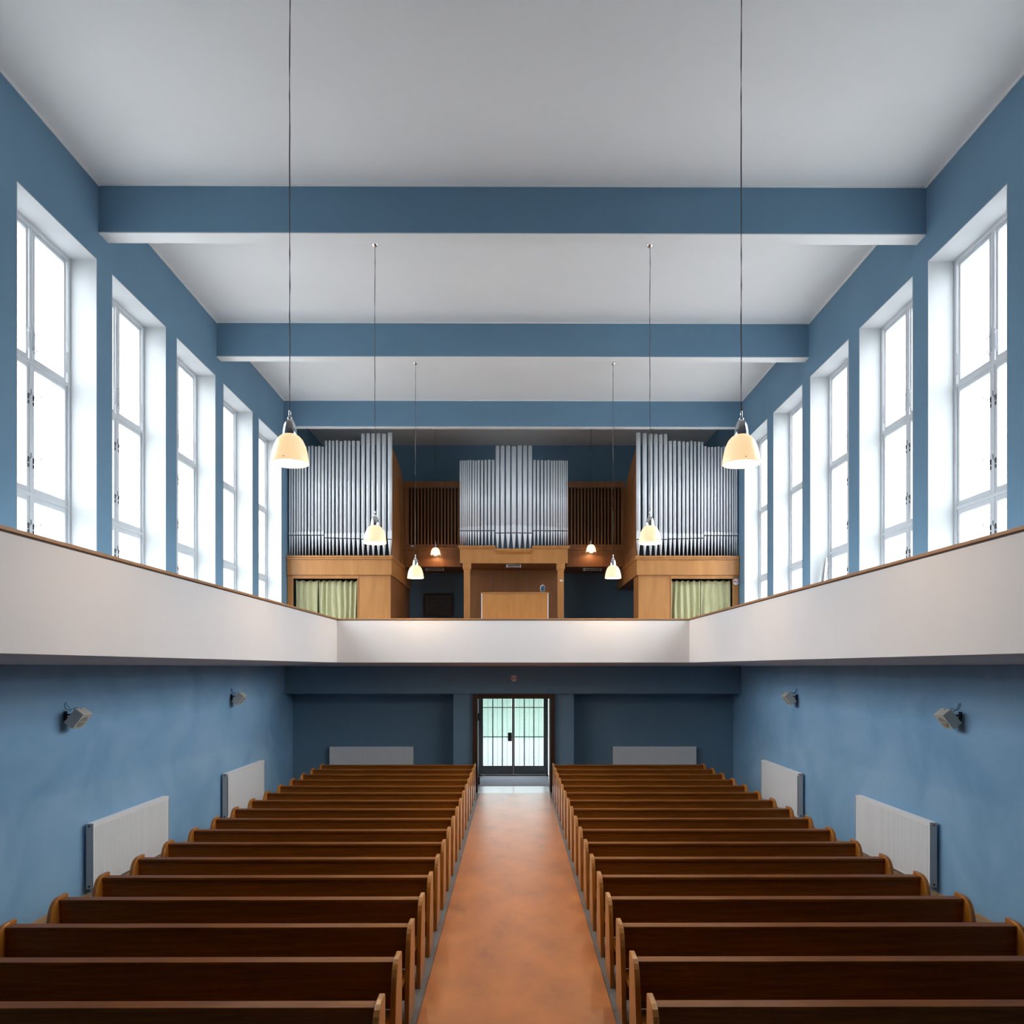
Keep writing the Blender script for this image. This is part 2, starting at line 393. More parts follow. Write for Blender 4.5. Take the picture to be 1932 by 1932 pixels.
# ------------------------------------------------------------------ windows
def hook(m, x, y, z, s, d):
    """iron casement hook: two plates and a curved arm into the room"""
    m.box(x, x - s * .012, y - .008, y + .008, z - .055, z + .015)
    m.box(x, x - s * .01, y - .008, y + .008, z - .12, z - .075)
    m.tube([(x - s * .005, y, z - .01), (x - s * .04, y + d * .015, z - .015), (x - s * .07, y + d * .05, z - .005), (x - s * .075, y + d * .06, z + .045)], .0055, 6)
def make_window(s):
    y0 = WIN_FIRST; y1 = y0 + WIN_W; ym = (y0 + y1) / 2
    root = empty('window_1', (s * W, ym, WIN_Z0))
    r = MB(); xa, xb = s * (W - .002), s * (W + .37); t = .012
    r.box(xa, xb, y0, y0 + t, WIN_Z0, WIN_Z1); r.box(xa, xb, y1 - t, y1, WIN_Z0, WIN_Z1)
    r.box(xa, xb, y0, y1, WIN_Z1 - t, WIN_Z1)
    r.build('reveal', M['reveal'], root)
    box('window_sill', M['reveal'], s * (W - .03), xb, y0, y1, WIN_Z0, WIN_Z0 + .03, root, .005)
    fa, fb = s * (W + .365), s * (W + .45)
    f = MB()
    f.box(fa, fb, y0, y0 + .065, WIN_Z0, WIN_Z1); f.box(fa, fb, y1 - .065, y1, WIN_Z0, WIN_Z1)
    f.box(fa, fb, y0 + .065, y1 - .065, WIN_Z1 - .065, WIN_Z1); f.box(fa, fb, y0 + .065, y1 - .065, WIN_Z0, WIN_Z0 + .075)
    f.build('window_frame', M['winframe'], root, .006)
    box('mullion', M['winframe'], s * (W + .38), fb, ym - .028, ym + .028, WIN_Z0 + .075, WIN_Z1 - .065, root, .006)
    rows = [(WIN_Z0 + .075, 5.525), (5.575, 7.275), (7.315, WIN_Z1 - .065)]
    for z in (5.55, 7.295):
        box('transom', M['winframe'], s * (W + .372), fb, y0 + .065, y1 - .065, z - .025, z + .025, root, .006)
    sa, sb = s * (W + .388), s * (W + .435)
    for ri, (z0, z1) in enumerate(rows):
        for ci, (ya, yb) in enumerate(((y0 + .067, ym - .03), (ym + .03, y1 - .067))):
            w = .052; wt = .07 if ri < 2 else .055
            if ri == 2: ya, yb = ya + .02, yb - .02
            fm = MB()
            fm.box(sa, sb, ya, ya + w, z0, z1); fm.box(sa, sb, yb - w, yb, z0, z1)
            fm.box(sa, sb, ya + w, yb - w, z0, z0 + wt); fm.box(sa, sb, ya + w, yb - w, z1 - wt, z1)
            so = fm.build('sash', M['winframe'], root, .006)
            box('pane', M['frosted'], s * (W + .408), s * (W + .414), ya + w - .004, yb - w + .004, z0 + wt - .004, z1 - wt + .004, so)
            inner = yb - w * .5 if ci == 0 else ya + w * .5
            d = -1 if ci == 0 else 1
            if ri < 2:
                for z in ((6.85, 6.02) if ri == 1 else (5.15,)):
                    h = MB(); hook(h, sa, inner, z, s, d); h.build('latch', M['iron'], so)
            else:
                h = MB()
                e = ya - .008 if ci == 0 else yb + .008
                for yy in ((inner + (w * .5 + .012) * (1 if ci == 0 else -1)), e):
                    h.box(sa, sa - s * .012, yy - .006, yy + .006, z0 + .14, z0 + .45)
                    h.box(sa, sa - s * .022, yy - .011, yy + .011, z0 + .14, z0 + .17)
                    h.box(sa, sa - s * .022, yy - .011, yy + .011, z0 + .42, z0 + .45)
                h.build('stay', M['winframe'], so)
                p = MB(); yy = inner
                p.box(sa, sa - s * .008, yy - .01, yy + .01, z0 + .10, z0 + .40)
                p.tube([(sa - s * .005, yy, z0 + .13), (sa - s * .04, yy, z0 + .15), (sa - s * .04, yy, z0 + .35), (sa - s * .005, yy, z0 + .37)], .007, 6)
                p.build('pull_handle', M['winframe'], so)
    return root
n = 0
ORD = ['first', 'second', 'third', 'fourth', 'fifth', 'sixth', 'seventh', 'eighth', 'ninth', 'tenth', 'eleventh', 'twelfth', 'thirteenth', 'fourteenth', 'fifteenth', 'sixteenth', 'seventeenth']
for s, side in ((-1, 'left'), (1, 'right')):
    proto = make_window(s)
    for j, k in enumerate(WIN_KS):
        w = proto if j == 0 else copy_tree(proto)
        w.location.y = WIN_FIRST + WIN_PITCH * k + WIN_W / 2
        n += 1
        w.name = 'window_%d' % n
        if k >= 0: lab = 'tall frosted white window in the %s wall, %s from the organ' % (side, ORD[4 - k])
        else: lab = 'tall frosted white window in the %s wall, out of view, %s behind' % (side, ORD[-k - 1])
        struct(w, lab, 'window')

# ------------------------------------------------------------------ entrance: frame, vestibule, glazed doors, outside
m = MB()
m.box(-1.06, -.93, LINTEL_Y - .06, LINTEL_Y + .16, 0, 2.58); m.box(.955, 1.085, LINTEL_Y - .06, LINTEL_Y + .16, 0, 2.58)
m.box(-.93, .955, LINTEL_Y - .06, LINTEL_Y + .16, 2.45, 2.58)
struct(m.build('trim_door', M['dark_brown'], bevel=.008), 'dark brown wooden frame around the entrance opening', 'trim')
v = MB()
v.box(-1.06, -1.045, LINTEL_Y + .17, 24.02, 0, 2.58); v.box(1.07, 1.085, LINTEL_Y + .17, 24.02, 0, 2.58)
struct(v.build('wall_vestibule', M['cream']), 'cream painted vestibule side walls behind the entrance frame', 'wall')
for xa, xb in ((-.93, .01), (.015, .955)):
    box('marble_slab', M['marble'], xa, xb, 20.62, 21.82, 0, .008, floor, .002)
mat_o = box('door_mat', M['mat'], -.98, 1.0, 21.86, 23.9, 0, .014, None, .004)
tag(mat_o, 'grey purple ribbed door mat inside the glass entrance doors', 'mat')
# opened inner leaf folded against the vestibule wall
d2 = empty('door_2', (-.99, 21.4, 0)); struct(d2, 'dark brown inner door leaf standing open on the left', 'door')
box('leaf', M['dark_brown'], -1.0, -.955, 20.98, 21.85, .02, 2.44, d2, .005)
for z in (.17, 1.86): box('hinge', M['black'], -.955, -.885, 20.97, 21.06, z, z + .20, d2, .006)
# double glazed door
d1 = empty('door_1', (0, 24.05, 0)); struct(d1, 'grey steel double door with barred glass panes at the entrance', 'door')
DY = 24.05
for x in (-1.05, .985):
    box('door_post', M['door_grey'], x, x + .065, DY - .05, DY + .06, 0, 2.58, d1)
box('threshold', M['dark_brown'], -1.05, 1.06, DY - .06, DY + .06, 0, .03, d1)
for li, (xa, xb) in enumerate(((-.985, -.0005), (.0005, .985))):
    leaf = MB()
    outer, inner = .075, .042
    a0 = xa + (outer if li == 0 else inner); a1 = xb - (inner if li == 0 else outer)
    leaf.box(xa, a0, DY - .03, DY + .03, .035, 2.56); leaf.box(a1, xb, DY - .03, DY + .03, .035, 2.56)
    leaf.box(a0, a1, DY - .03, DY + .03, .035, .30); leaf.box(a0, a1, DY - .03, DY + .03, 2.48, 2.56)
    lo = leaf.build('door_leaf', M['door_grey'], d1, .005)
    zs = [.30, 1.17, 2.056, 2.48]; xs = [a0 + (a1 - a0) * i / 3 for i in range(4)]
    for i in range(3):
        for j in range(3):
            box('pane', M['door_glass'], xs[i] + .008, xs[i+1] - .008, DY - .004, DY + .002, zs[j] + .006, zs[j+1] - .006, lo)
    for x in xs[1:3]: box('bar', M['door_grey'], x - .014, x + .014, DY - .022, DY + .022, .30, 2.48, lo)
    for z in zs[1:3]: box('bar', M['door_grey'], a0, a1, DY - .018, DY + .018, z - .012, z + .012, lo)
    for i in range(3):
        x = (xs[i] + xs[i+1]) / 2
        box('wire', M['iron'], x - .003, x + .003, DY - .016, DY - .010, .30, 2.48, lo)
    if li == 0:
        lk = MB(); lk.box(-.165, -.045, DY - .06, DY - .03, 1.04, 1.30)
        lk.tube([(-.10, DY - .06, 1.17), (-.10, DY - .11, 1.17), (-.22, DY - .11, 1.175)], .011, 8)
        lk.build('lock', M['iron'], lo, .004)
ob = struct(box('ground', M['pave'], -70, 70, 24.5, 37, -.3, -.05), 'pale paved forecourt outside the glass doors', 'ground')
gm = MB(); gm.box(-70, -W - .5, -60, 24.5, -.3, -.05); gm.box(W + .5, 70, -60, 24.5, -.3, -.05)
struct(gm.build('ground_sides', M['pave']), 'paved ground along both sides of the building', 'ground')
lw = MB(); lw.prism([(37, -.3), (37, -.05), (39, .25), (60, 2.6), (60, -.3)], -70, 70, 'x')
struct(lw.build('lawn_ground', M['lawn']), 'green lawn rising beyond the paved forecourt', 'lawn')

# ------------------------------------------------------------------ carpet
cp = box('carpet_runner', M['carpet'], -.885, .945, 2.0, 20.60, 0, .012, None, .004)
tag(cp, 'long orange brown carpet runner down the centre aisle', 'carpet')

# ------------------------------------------------------------------ pews
END = [(0, 0), (0, .862), (-.12, .862), (-.18, .856), (-.232, .836), (-.272, .802), (-.302, .752), (-.323, .69), (-.344, .60), (-.385, .37), (-.44, 0)]
def make_pew(xi, xo, name='church_pew'):
    """xi: aisle end, xo: wall end; the far edge of the end panels is y = 0"""
    xa, xb = min(xi, xo), max(xi, xo)
    root = empty(name, ((xa + xb) / 2, 0, 0))
    for a in (xa, xb - .046):
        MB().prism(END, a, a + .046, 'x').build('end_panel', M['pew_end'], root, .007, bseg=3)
    a, b = xa + .046, xb - .046
    box('backrest', M['pew'], a, b, -.172, -.142, .44, .802, root)
    box('top_rail', M['pew'], a, b, -.188, -.066, .802, .836, root, .006)
    box('seat', M['pew'], a, b, -.52, -.14, .395, .425, root, .006)
    box('seat_apron', M['pew'], a, b, -.17, -.145, .14, .395, root)
    return root
for side, xi, xo in (('left', -.945, -4.80), ('right', .985, 4.78)):
    proto = make_pew(xi, xo)
    for k in range(17):
        p = proto if k == 0 else copy_tree(proto)
        p.location.y = 5.88 + .88 * k
        tag(p, 'brown varnished wooden pew on the %s of the carpet, %s row from the front' % (side, ORD[k]) if k < 9 else
               'brown varnished wooden pew on the %s of the carpet, %s row from the entrance' % (side, ORD[16 - k]), 'pew', 'pews on the %s of the aisle' % side)

# ------------------------------------------------------------------ radiators
def make_radiator(L, h, valve):
    root = empty('panel_radiator', (0, 0, 0))
    pitch = .0385; nrib = int((L - .08) / pitch); off = (L - nrib * pitch) / 2
    m = MB()
    prof = [(.005, 0)]
    for i in range(nrib):
        x = off + i * pitch
        prof += [(x + .004, 0), (x + .009, -.007), (x + pitch - .006, -.007), (x + pitch - .001, 0)]
    prof.append((L - .005, 0))
    yf = -.098
    vs = []; fs = []
    for x, d in prof: vs += [(x, yf + d, .045), (x, yf + d, h - .055)]
    for i in range(len(prof) - 1): fs.append((2*i, 2*i+2, 2*i+3, 2*i+1))
    m.add(vs, fs)
    m.box(.004, L - .004, yf, yf - .007, 0, .045); m.box(.004, L - .004, yf, yf - .007, h - .055, h - .004)
    m.box(.004, L - .004, yf, yf + .012, 0, h - .004)
    m.build('front_panel', M['radiator'], root)
    box('back_panel', M['radiator'], .004, L - .004, -.022, -.010, 0, h - .004, root)
    for x in (0, L - .004):
        sm = MB(); sm.box(x, x + .004, yf - .008, -.006, .0, h)
        so = sm.build('side_cover', M['rad_side'], root)
    ends = (-.006, L + .006)
    for z in (h - .035, .04):
        for e in ends:
            pm = MB(); pm.lathe([(.013, -.008), (.013, .008)], 10, M4=Matrix.Translation((e, -.05, z)) @ Matrix.Rotation(PI/2, 4, 'Y'))
            pm.build('plug', M['red_knob'] if (valve and z > .5) else M['iron'], root)
    t = MB()
    for yy in (-.094, -.075, -.056, -.037, -.018): t.box(.01, L - .01, yy, yy + .008, h - .004, h)
    for i in range(int(L / .2)): t.box(.1 + i * .2, .11 + i * .2, yf, -.008, h - .008, h - .003)
    t.build('top_grille', M['radiator'], root)
    box('convector', M['rad_dark'], .02, L - .02, -.085, -.024, .03, h - .03, root)
    v = MB(); xv = L - .05 if valve else .05
    v.tube([(xv, -.05, 0), (xv, -.05, -.18)], .009, 8); v.tube([(xv, -.05, -.05), (xv, -.11, -.05)], .018, 10)
    v.build('valve', M['plastic'], root)
    return root
def clear_of(o, pts): pass
rads = []
RZ, RH = .19, .91
rL = make_radiator(2.42, RH, False)
rL.location = (-W + .04 - .0, 11.05, RZ); rL.rotation_euler.z = PI / 2
tag(rL, 'white ribbed panel radiator on the left wall beside the middle pews', 'radiator', 'panel radiators')
r2 = copy_tree(rL); r2.location = (-W + .04, 16.22, RZ)
tag(r2, 'white panel radiator on the left wall, the one nearer the entrance', 'radiator', 'panel radiators')
rR = make_radiator(2.42, RH, True)
rR.location = (W - .04, 13.51, RZ); rR.rotation_euler.z = -PI / 2
tag(rR, 'white ribbed panel radiator with red plug on the right wall beside the middle pews', 'radiator', 'panel radiators')
r4 = copy_tree(rR); r4.location = (W - .04, 18.65, RZ)
tag(r4, 'white panel radiator with red plug on the right wall, nearer the entrance', 'radiator', 'panel radiators')
rB = make_radiator(2.26, RH, False)
rB.location = (-4.95, NICHE_Y - .02, .215)
tag(rB, 'white ribbed panel radiator on the dark back wall left of the door', 'radiator', 'panel radiators')
r6 = copy_tree(rB); r6.location = (2.68, NICHE_Y - .02, .215)
tag(r6, 'white ribbed panel radiator on the dark back wall right of the door', 'radiator', 'panel radiators')

# ------------------------------------------------------------------ wall loudspeakers
def make_speaker():
    root = empty('wall_speaker', (0, 0, 0))           # front looks along +x and down
    T = Matrix.Rotation(math.radians(38), 4, 'Y')
    MB().box(-.085, .055, -.12, .12, -.12, .12, M4=T).build('cabinet', M['speaker'], root, .006)
    g = MB(); g.lathe([(.085, 0), (.085, .004), (.08, .006)], 28, M4=T @ Matrix.Translation((.055, 0, -.005)) @ Matrix.Rotation(PI/2, 4, 'Y'))
    go = g.build('grille', M['grille'], root)
    MB().box(.06, .066, -.088, .088, -.009, -.001, M4=T).build('crossbar', M['speaker'], go)
    b = MB(); b.box(-.19, -.175, -.03, .03, -.02, .10); b.tube([(-.18, 0, .05), (-.10, 0, .06), (-.04, 0, .03)], .01, 8)
    b.build('bracket', M['iron'], root)
    c = MB(); c.tube([(-.185, .0, .22), (-.17, .02, .17), (-.13, .03, .12), (-.06, .02, .145), (.02, .0, .14), (.05, 0, .10)], .004, 6)
    c.tube([(-.185, -.03, .21), (-.165, -.04, .14), (-.10, -.02, .10)], .004, 6)
    c.build('cable', M['black'], root)
    return root
sp = make_speaker()
spots = [((-5.77, 10.6, 2.585), 0, 'cream loudspeaker tilted down on the left wall, nearer the viewer'), ((-5.78, 16.85, 2.60), 0, 'cream loudspeaker tilted down on the left wall, nearer the entrance'),
         ((5.78, 10.58, 2.575), PI, 'cream loudspeaker tilted down on the right wall, nearer the viewer'), ((5.78, 16.7, 2.60), PI, 'cream loudspeaker tilted down on the right wall, nearer the entrance')]
for i, (loc, rz, lab) in enumerate(spots):
    o = sp if i == 0 else copy_tree(sp)
    o.location = loc; o.rotation_euler.z = rz
    tag(o, lab, 'loudspeaker', 'wall loudspeakers')

# ------------------------------------------------------------------ pendant lamps
LAMP_W = 45.0
SHADE = [(.187, 0), (.1885, .012), (.181, .06), (.170, .12), (.153, .18), (.127, .235), (.098, .268), (.07, .288)]
def shade_mesh(k=1.0):
    inner = [(r - .006, z) for r, z in SHADE]
    prof = [(r * k, z * k) for r, z in list(reversed(inner)) + SHADE]
    return MB().lathe(prof, 36, caps=False)
def make_lamp(k, ceil_z, kind):
    root = empty('pendant_lamp', (0, 0, 0))
    sh = shade_mesh(k).build('shade', M['opal'] if kind == 'opal' else M['clear'], root, origin=(0, 0, 0))
    for a in (-PI/2 - .05, PI/6, PI - PI/6):
        MB().lathe([(.005*k, -.004*k), (.005*k, .004*k)], 8, M4=Matrix.Translation((.1855*k*math.cos(a), .1855*k*math.sin(a), .03*k)) @ Matrix.Rotation(a, 4, 'Z') @ Matrix.Rotation(PI/2, 4, 'Y')).build('screw', M['iron'], sh)
    MB().lathe([(r*k, z*k) for r, z in [(.0, .10), (.03, .11), (.045, .15), (.03, .21), (.02, .25), (.02, .285)]], 16).build('bulb', M['bulb'], root, origin=(0, 0, 0))
    MB().lathe([(r*k, z*k) for r, z in [(.070, .272), (.070, .292), (.066, .335), (.058, .38), (.045, .415), (.028, .44), (.022, .444), (.024, .448), (.024, .462), (.012, .464)]], 28).build('holder', M['chrome'], root, origin=(0, 0, 0))
    MB().lathe([(r*k, z*k) for r, z in [(.012, .462), (.011, .53), (.008, .535)]], 12).build('stem', M['chrome'], root, origin=(0, 0, 0))
    gd = bpy.data.lights.new('bulb_light', 'POINT'); gd.energy = LAMP_W * (1.0 if kind == 'opal' else .15); gd.color = (1.0, .66, .36); gd.shadow_soft_size = .05 * k
    go = bpy.data.objects.new('bulb_light', gd); C.objects.link(go); go.parent = root; go.location = (0, 0, .06 * k)
    pts = [(random.uniform(-.003, .003), 0, z) for z in [.53*k + (ceil_z - .53*k) * i / 14 for i in range(15)]]
    pts[0] = (0, 0, .53*k); pts[-1] = (0, 0, ceil_z)
    MB().tube(pts, .0065, 6).build('cable', M['cable'], root, origin=(0, 0, 0))
    MB().lathe([(.012, ceil_z - .07), (.05, ceil_z - .045), (.06, ceil_z - .02), (.06, ceil_z)], 20).build('ceiling_rose', M['chrome'], root, origin=(0, 0, 0))
    return root
lp = make_lamp(1.0, CEIL - 5.30, 'opal')
names = ['in the nearest pair', 'in the second pair from the front', 'in the third pair, before the organ']
for r, y in enumerate((7.94, 13.03, 18.1)):
    for s, side in ((-1, 'left'), (1, 'right')):
        o = lp if (r == 0 and s < 0) else copy_tree(lp)
        o.location = (((-2.229, 2.28), (-2.267, 2.241), (-2.225, 2.272))[r][s > 0], y, 5.30)
        tag(o, 'lit opal glass pendant lamp on the %s, %s' % (side, names[r]), 'lamp', 'pendant lamps')
for s, side in ((-1, 'left'), (1, 'right')):
    z0 = 6.51 if s < 0 else 6.60
    o = make_lamp(.77, CEIL - z0, 'clear')
    o.location = (s * 2.25, 23.0, z0)
    tag(o, 'small clear glass pendant lamp hanging before the slatted screen %s of the organ centre' % side, 'lamp', 'small pendant lamps by the organ')

# ------------------------------------------------------------------ the organ
OY = 20.93
org = empty('pipe_organ', (.02, OY, GFLOOR))
tag(org, 'large honey wooden pipe organ with three groups of silver pipes', 'organ')
def pipe(x, y, z0, zm, z1, r, lip):
    """foot cone up to the mouth at zm, flattened lip above, cylinder to z1"""
    body = MB(); n = 16
    body.lathe([(r, zm + .012), (r, z1)], n, (x, y, 0))
    o = body.build('pipe', M['pipe'], org)
    f = MB().lathe([(r * .28, z0), (r * .95, zm - .03), (r, zm - .012)], n, (x, y, 0))
    f.build('foot', M['pipe'], o)
    MB().lathe([(r * .86, zm - .014), (r * .86, zm + .014)], n, (x, y, 0)).build('mouth', M['black'], o)
    w = r * .93; yy = y - r * 1.0
    l = MB()
    poly = [(x - w, zm + .010), (x + w, zm + .010), (x + w, zm + lip * .8), (x + w * .35, zm + lip), (x - w * .35, zm + lip), (x - w, zm + lip * .8)]
    l.prism(poly, yy - .004, yy + r * .75, 'y').build('lip', M['lip'], o)
LX = [-5.905, -5.845, -5.776, -5.705, -5.641, -5.565, -5.487, -5.394, -5.308, -5.215, -5.129, -5.038, -4.947, -4.853, -4.761, -4.657, -4.555, -4.444, -4.339, -4.223, -4.099, -3.971, -3.836, -3.701, -3.561, -3.416, -3.26]  # LX, RX, CX: pipe centres read from image pixels, converted to metres at their depth
RX = [3.308, 3.476, 3.631, 3.771, 3.903, 4.03, 4.156, 4.269, 4.394, 4.506, 4.608, 4.712, 4.811, 4.913, 5.0, 5.081, 5.173, 5.261, 5.348, 5.434, 5.511, 5.592, 5.667, 5.739, 5.807, 5.866, 5.915]
CX = [-1.454, -1.404, -1.352, -1.298, -1.238, -1.174, -1.099, -1.027, -.951, -.859, -.76, -.662, -.556, -.435, -.297, -.144, .015, .174, .323, .461, .579, .683, .787, .882, .966, 1.051, 1.122, 1.191, 1.261, 1.319, 1.375, 1.425, 1.477]
PY = 21.03
for xs in (LX, list(reversed(RX))):
    for i, x in enumerate(xs):
        if i < 12: r, zm, z1, lip = .020 + .0012 * i, 6.758 - .001 * (i % 3), 9.11, .085 + .002 * i
        elif i < 21: r, zm, z1, lip = .029 + .0019 * (i - 12), 6.688 - .003 * (i - 12), 9.245, .125 + .005 * (i - 12)
        else: r, zm, z1, lip = .048 + .0022 * (i - 21), 6.648, 9.425 + .006 * (i - 21), .19 + .012 * (i - 21)
        pipe(x, PY, 6.21, zm, z1 + random.uniform(-.018, .018), r, lip)
CY = 21.8
for i, x in enumerate(CX):
    j = min(i, 32 - i)
    if j < 13: r, z0, zm, z1, lip = .0155 + .0018 * j, 6.597, 7.015, 8.953, .09 + .006 * j
    else: r, z0, zm, z1, lip = .052 + .0045 * (j - 13), 6.512, 6.952, 9.34, .20 + .012 * (j - 13)
    pipe(x, CY + .03, z0, zm, z1 + random.uniform(-.012, .012), r, lip)

WD, WX = M['organ'], M['organ_dark']
def ob_(name, x0, x1, y0, y1, z0, z1, mat=None, bevel=.006): return box(name, mat or WD, x0, x1, y0, y1, z0, z1, org, bevel)
# side cases
for s, xin, o0, o1, pin, lowback in ((-1, 3.205, 4.11, 5.81, 3.236, 24.85), (1, 3.255, 4.178, 5.80, 3.30, 21.78)):
    xo = 5.955
    S = lambda v: s * v
    ob_('cornice', S(xin - .035), S(xo), OY - .05, YB - .02, 6.155, 6.205)
    ob_('cornice_moulding', S(xin - .018), S(xo), OY - .03, YB - .02, 6.105, 6.155)
    ob_('fascia', S(xin), S(xo), OY, OY + .05, 5.70, 6.105)
    ob_('side_fascia', S(xin), S(xin + .04), OY + .05, YB - .02, 5.70, 6.105)
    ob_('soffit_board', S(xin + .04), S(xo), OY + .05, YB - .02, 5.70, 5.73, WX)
    ly = OY + .06
    ob_('corner_post', S(pin), S(pin + .04), ly - .012, ly + .04, GFLOOR, 5.70)
    ob_('front_panel', S(pin + .04), S(o0 - .03), ly, ly + .04, GFLOOR, 5.70)
    ob_('opening_jamb', S(o0 - .03), S(o0), ly - .015, ly + .05, GFLOOR, 5.61)
    ob_('outer_post', S(o1), S(xo), ly, ly + .05, GFLOOR, 5.70)
    ob_('opening_head', S(o0 - .03), S(o1), ly - .015, ly + .05, 5.61, 5.70)
    ob_('lower_side_panel', S(pin), S(pin + .03), ly + .04, lowback, GFLOOR, 5.70, WX if s < 0 else WD)
    ob_('case_shade_back', S(pin + .03), S(xo), 22.2 if s < 0 else 21.75, 22.23 if s < 0 else 21.78, GFLOOR, 5.70, M['interior_shade'])  # painted near-black for the shaded interior behind the curtains
    # upper side wall of the case with curved top
    def prof(y):
        t = min(1, max(0, (y - 21.12) / 2.15))
        return 9.08 - (.42 if s < 0 else .62) * (t ** (1.9 if s < 0 else 1.25))
    top = [(y, prof(y)) for y in [21.12 + 2.18 * i / 12 for i in range(13)]]
    if s < 0: top = [(21.08, 8.9), (21.09, 9.0)] + top
    else: top = [(21.08, 9.06)] + top
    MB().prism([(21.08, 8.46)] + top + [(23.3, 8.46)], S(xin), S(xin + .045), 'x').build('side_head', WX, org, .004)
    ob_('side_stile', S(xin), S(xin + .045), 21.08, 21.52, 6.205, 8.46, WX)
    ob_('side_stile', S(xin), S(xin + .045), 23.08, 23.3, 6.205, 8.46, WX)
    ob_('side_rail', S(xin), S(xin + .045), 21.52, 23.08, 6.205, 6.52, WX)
    if s > 0:
        for i in range(11):
            y = 21.58 + i * .143
            ob_('slat', S(xin + .004), S(xin + .05), y, y + .07, 6.52, 8.46, WX, 0)
    else:
        ob_('side_panel', S(xin + .012), S(xin + .035), 21.52, 23.08, 6.52, 8.46, WX)
    ob_('interior_shade_board', S(xin + .12), S(xin + .14), 21.15, 23.4, 6.205, 8.4, M['interior_shade'], 0)  # added dark sheet, shade inside the side case
    # slatted screen between side case and centre
    xa, xb = 1.46, xin
    SY = 23.3
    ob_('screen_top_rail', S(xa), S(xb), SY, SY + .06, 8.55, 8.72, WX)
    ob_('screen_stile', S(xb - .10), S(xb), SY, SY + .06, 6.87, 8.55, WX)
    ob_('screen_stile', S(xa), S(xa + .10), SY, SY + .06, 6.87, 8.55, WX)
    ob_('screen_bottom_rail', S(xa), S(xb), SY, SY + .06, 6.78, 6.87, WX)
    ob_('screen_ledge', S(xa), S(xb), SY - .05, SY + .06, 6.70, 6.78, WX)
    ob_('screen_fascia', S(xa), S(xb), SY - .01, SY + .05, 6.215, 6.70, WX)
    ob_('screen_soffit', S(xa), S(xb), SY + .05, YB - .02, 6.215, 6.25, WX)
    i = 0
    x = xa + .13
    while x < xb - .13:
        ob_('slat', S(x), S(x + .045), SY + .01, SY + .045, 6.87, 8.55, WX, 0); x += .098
    ob_('interior_shade_board', S(xa), S(xb), SY + .35, SY + .37, 6.25, 8.6, M['interior_shade'], 0)  # added dark sheet, shade seen between the screen slats
# centre case
cx = .015
ob_('cornice', cx - 1.53, cx - .50, CY - .10, 23.3, 6.552, 6.594); ob_('cornice', cx + .50, cx + 1.53, CY - .10, 23.3, 6.552, 6.594)
ob_('cornice_moulding', cx - 1.50, cx - .50, CY - .08, 23.3, 6.512, 6.552); ob_('cornice_moulding', cx + .50, cx + 1.50, CY - .08, 23.3, 6.512, 6.552)
ob_('corbel_ledge', cx - .51, cx + .51, CY - .14, 23.3, 6.46, 6.508)
MB().prism([(CY - .05, 6.36), (CY - .12, 6.43), (CY - .12, 6.46), (CY - .02, 6.46), (CY - .02, 6.36)], cx - .47, cx + .47, 'x').build('corbel', WD, org, .004)
MB().prism([(cx - 1.475, 6.115), (cx + 1.475, 6.115), (cx + 1.475, 6.512), (cx + .505, 6.512), (cx + .505, 6.46), (cx - .505, 6.46), (cx - .505, 6.512), (cx - 1.475, 6.512)], CY - .05, CY, 'y').build('fascia', WD, org, .004)
for s in (-1, 1):
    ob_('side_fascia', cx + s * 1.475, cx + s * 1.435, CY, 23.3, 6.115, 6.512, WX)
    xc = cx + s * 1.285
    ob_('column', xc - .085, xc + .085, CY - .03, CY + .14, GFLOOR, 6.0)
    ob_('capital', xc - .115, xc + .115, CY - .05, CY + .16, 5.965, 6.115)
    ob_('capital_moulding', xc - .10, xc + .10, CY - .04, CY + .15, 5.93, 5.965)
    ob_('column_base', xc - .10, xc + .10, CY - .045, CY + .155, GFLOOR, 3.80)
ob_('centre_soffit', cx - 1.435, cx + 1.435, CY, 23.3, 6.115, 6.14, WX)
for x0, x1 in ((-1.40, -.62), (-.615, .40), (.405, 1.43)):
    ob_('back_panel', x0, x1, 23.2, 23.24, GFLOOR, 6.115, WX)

# curtains in the side cases
def curtain(x0, x1, z0, z1, y, folds, label, seed):
    rnd = random.Random(seed); n = folds * 10; m = 12
    vs = []; fs = []
    ph = [rnd.uniform(.75, 1.25) for _ in range(folds + 2)]
    def wave(t, zt):
        u = t * folds; k = int(u); fr = u - k
        a = ph[k] * .05 * (.6 + .5 * zt)
        return a * math.sin(2 * PI * (fr + .12 * math.sin(3 * zt + k)))
    for j in range(m + 1):
        zt = j / m
        for i in range(n + 1):
            t = i / n
            fr = (t * folds) % 1
            zz = z1 - (z1 - z0) * zt - (.045 * (1 - zt) ** 6) * (1 - abs(2 * fr - 1)) * ph[int(t * folds)]
            xx = x0 + (x1 - x0) * (t + .006 * math.sin(9 * zt + 7 * t))
            vs.append((min(max(xx, x0), x1), y + wave(t, zt), zz))
    for j in range(m):
        for i in range(n):
            a = j * (n + 1) + i
            fs.append((a, a + 1, a + n + 2, a + n + 1))
    b = MB(); b.add(vs, fs, True)
    o = b.build('curtain', M['curtain'])
    md = o.modifiers.new('solid', 'SOLIDIFY'); md.thickness = .004
    return tag(o, label, 'curtain', 'curtains in the organ case')
CYY = 21.13
curtain(-5.77, -5.19, 3.64, 5.585, CYY, 3, 'narrow pale green curtain in the left organ case, next to the window wall', 1)
curtain(-5.17, -4.13, 3.64, 5.585, CYY, 7, 'wide pale green curtain in the left organ case, beside the wooden panel', 2)
curtain(4.20, 4.97, 3.64, 5.585, CYY, 5, 'pale green curtain in the right organ case, beside the wooden panel', 3)
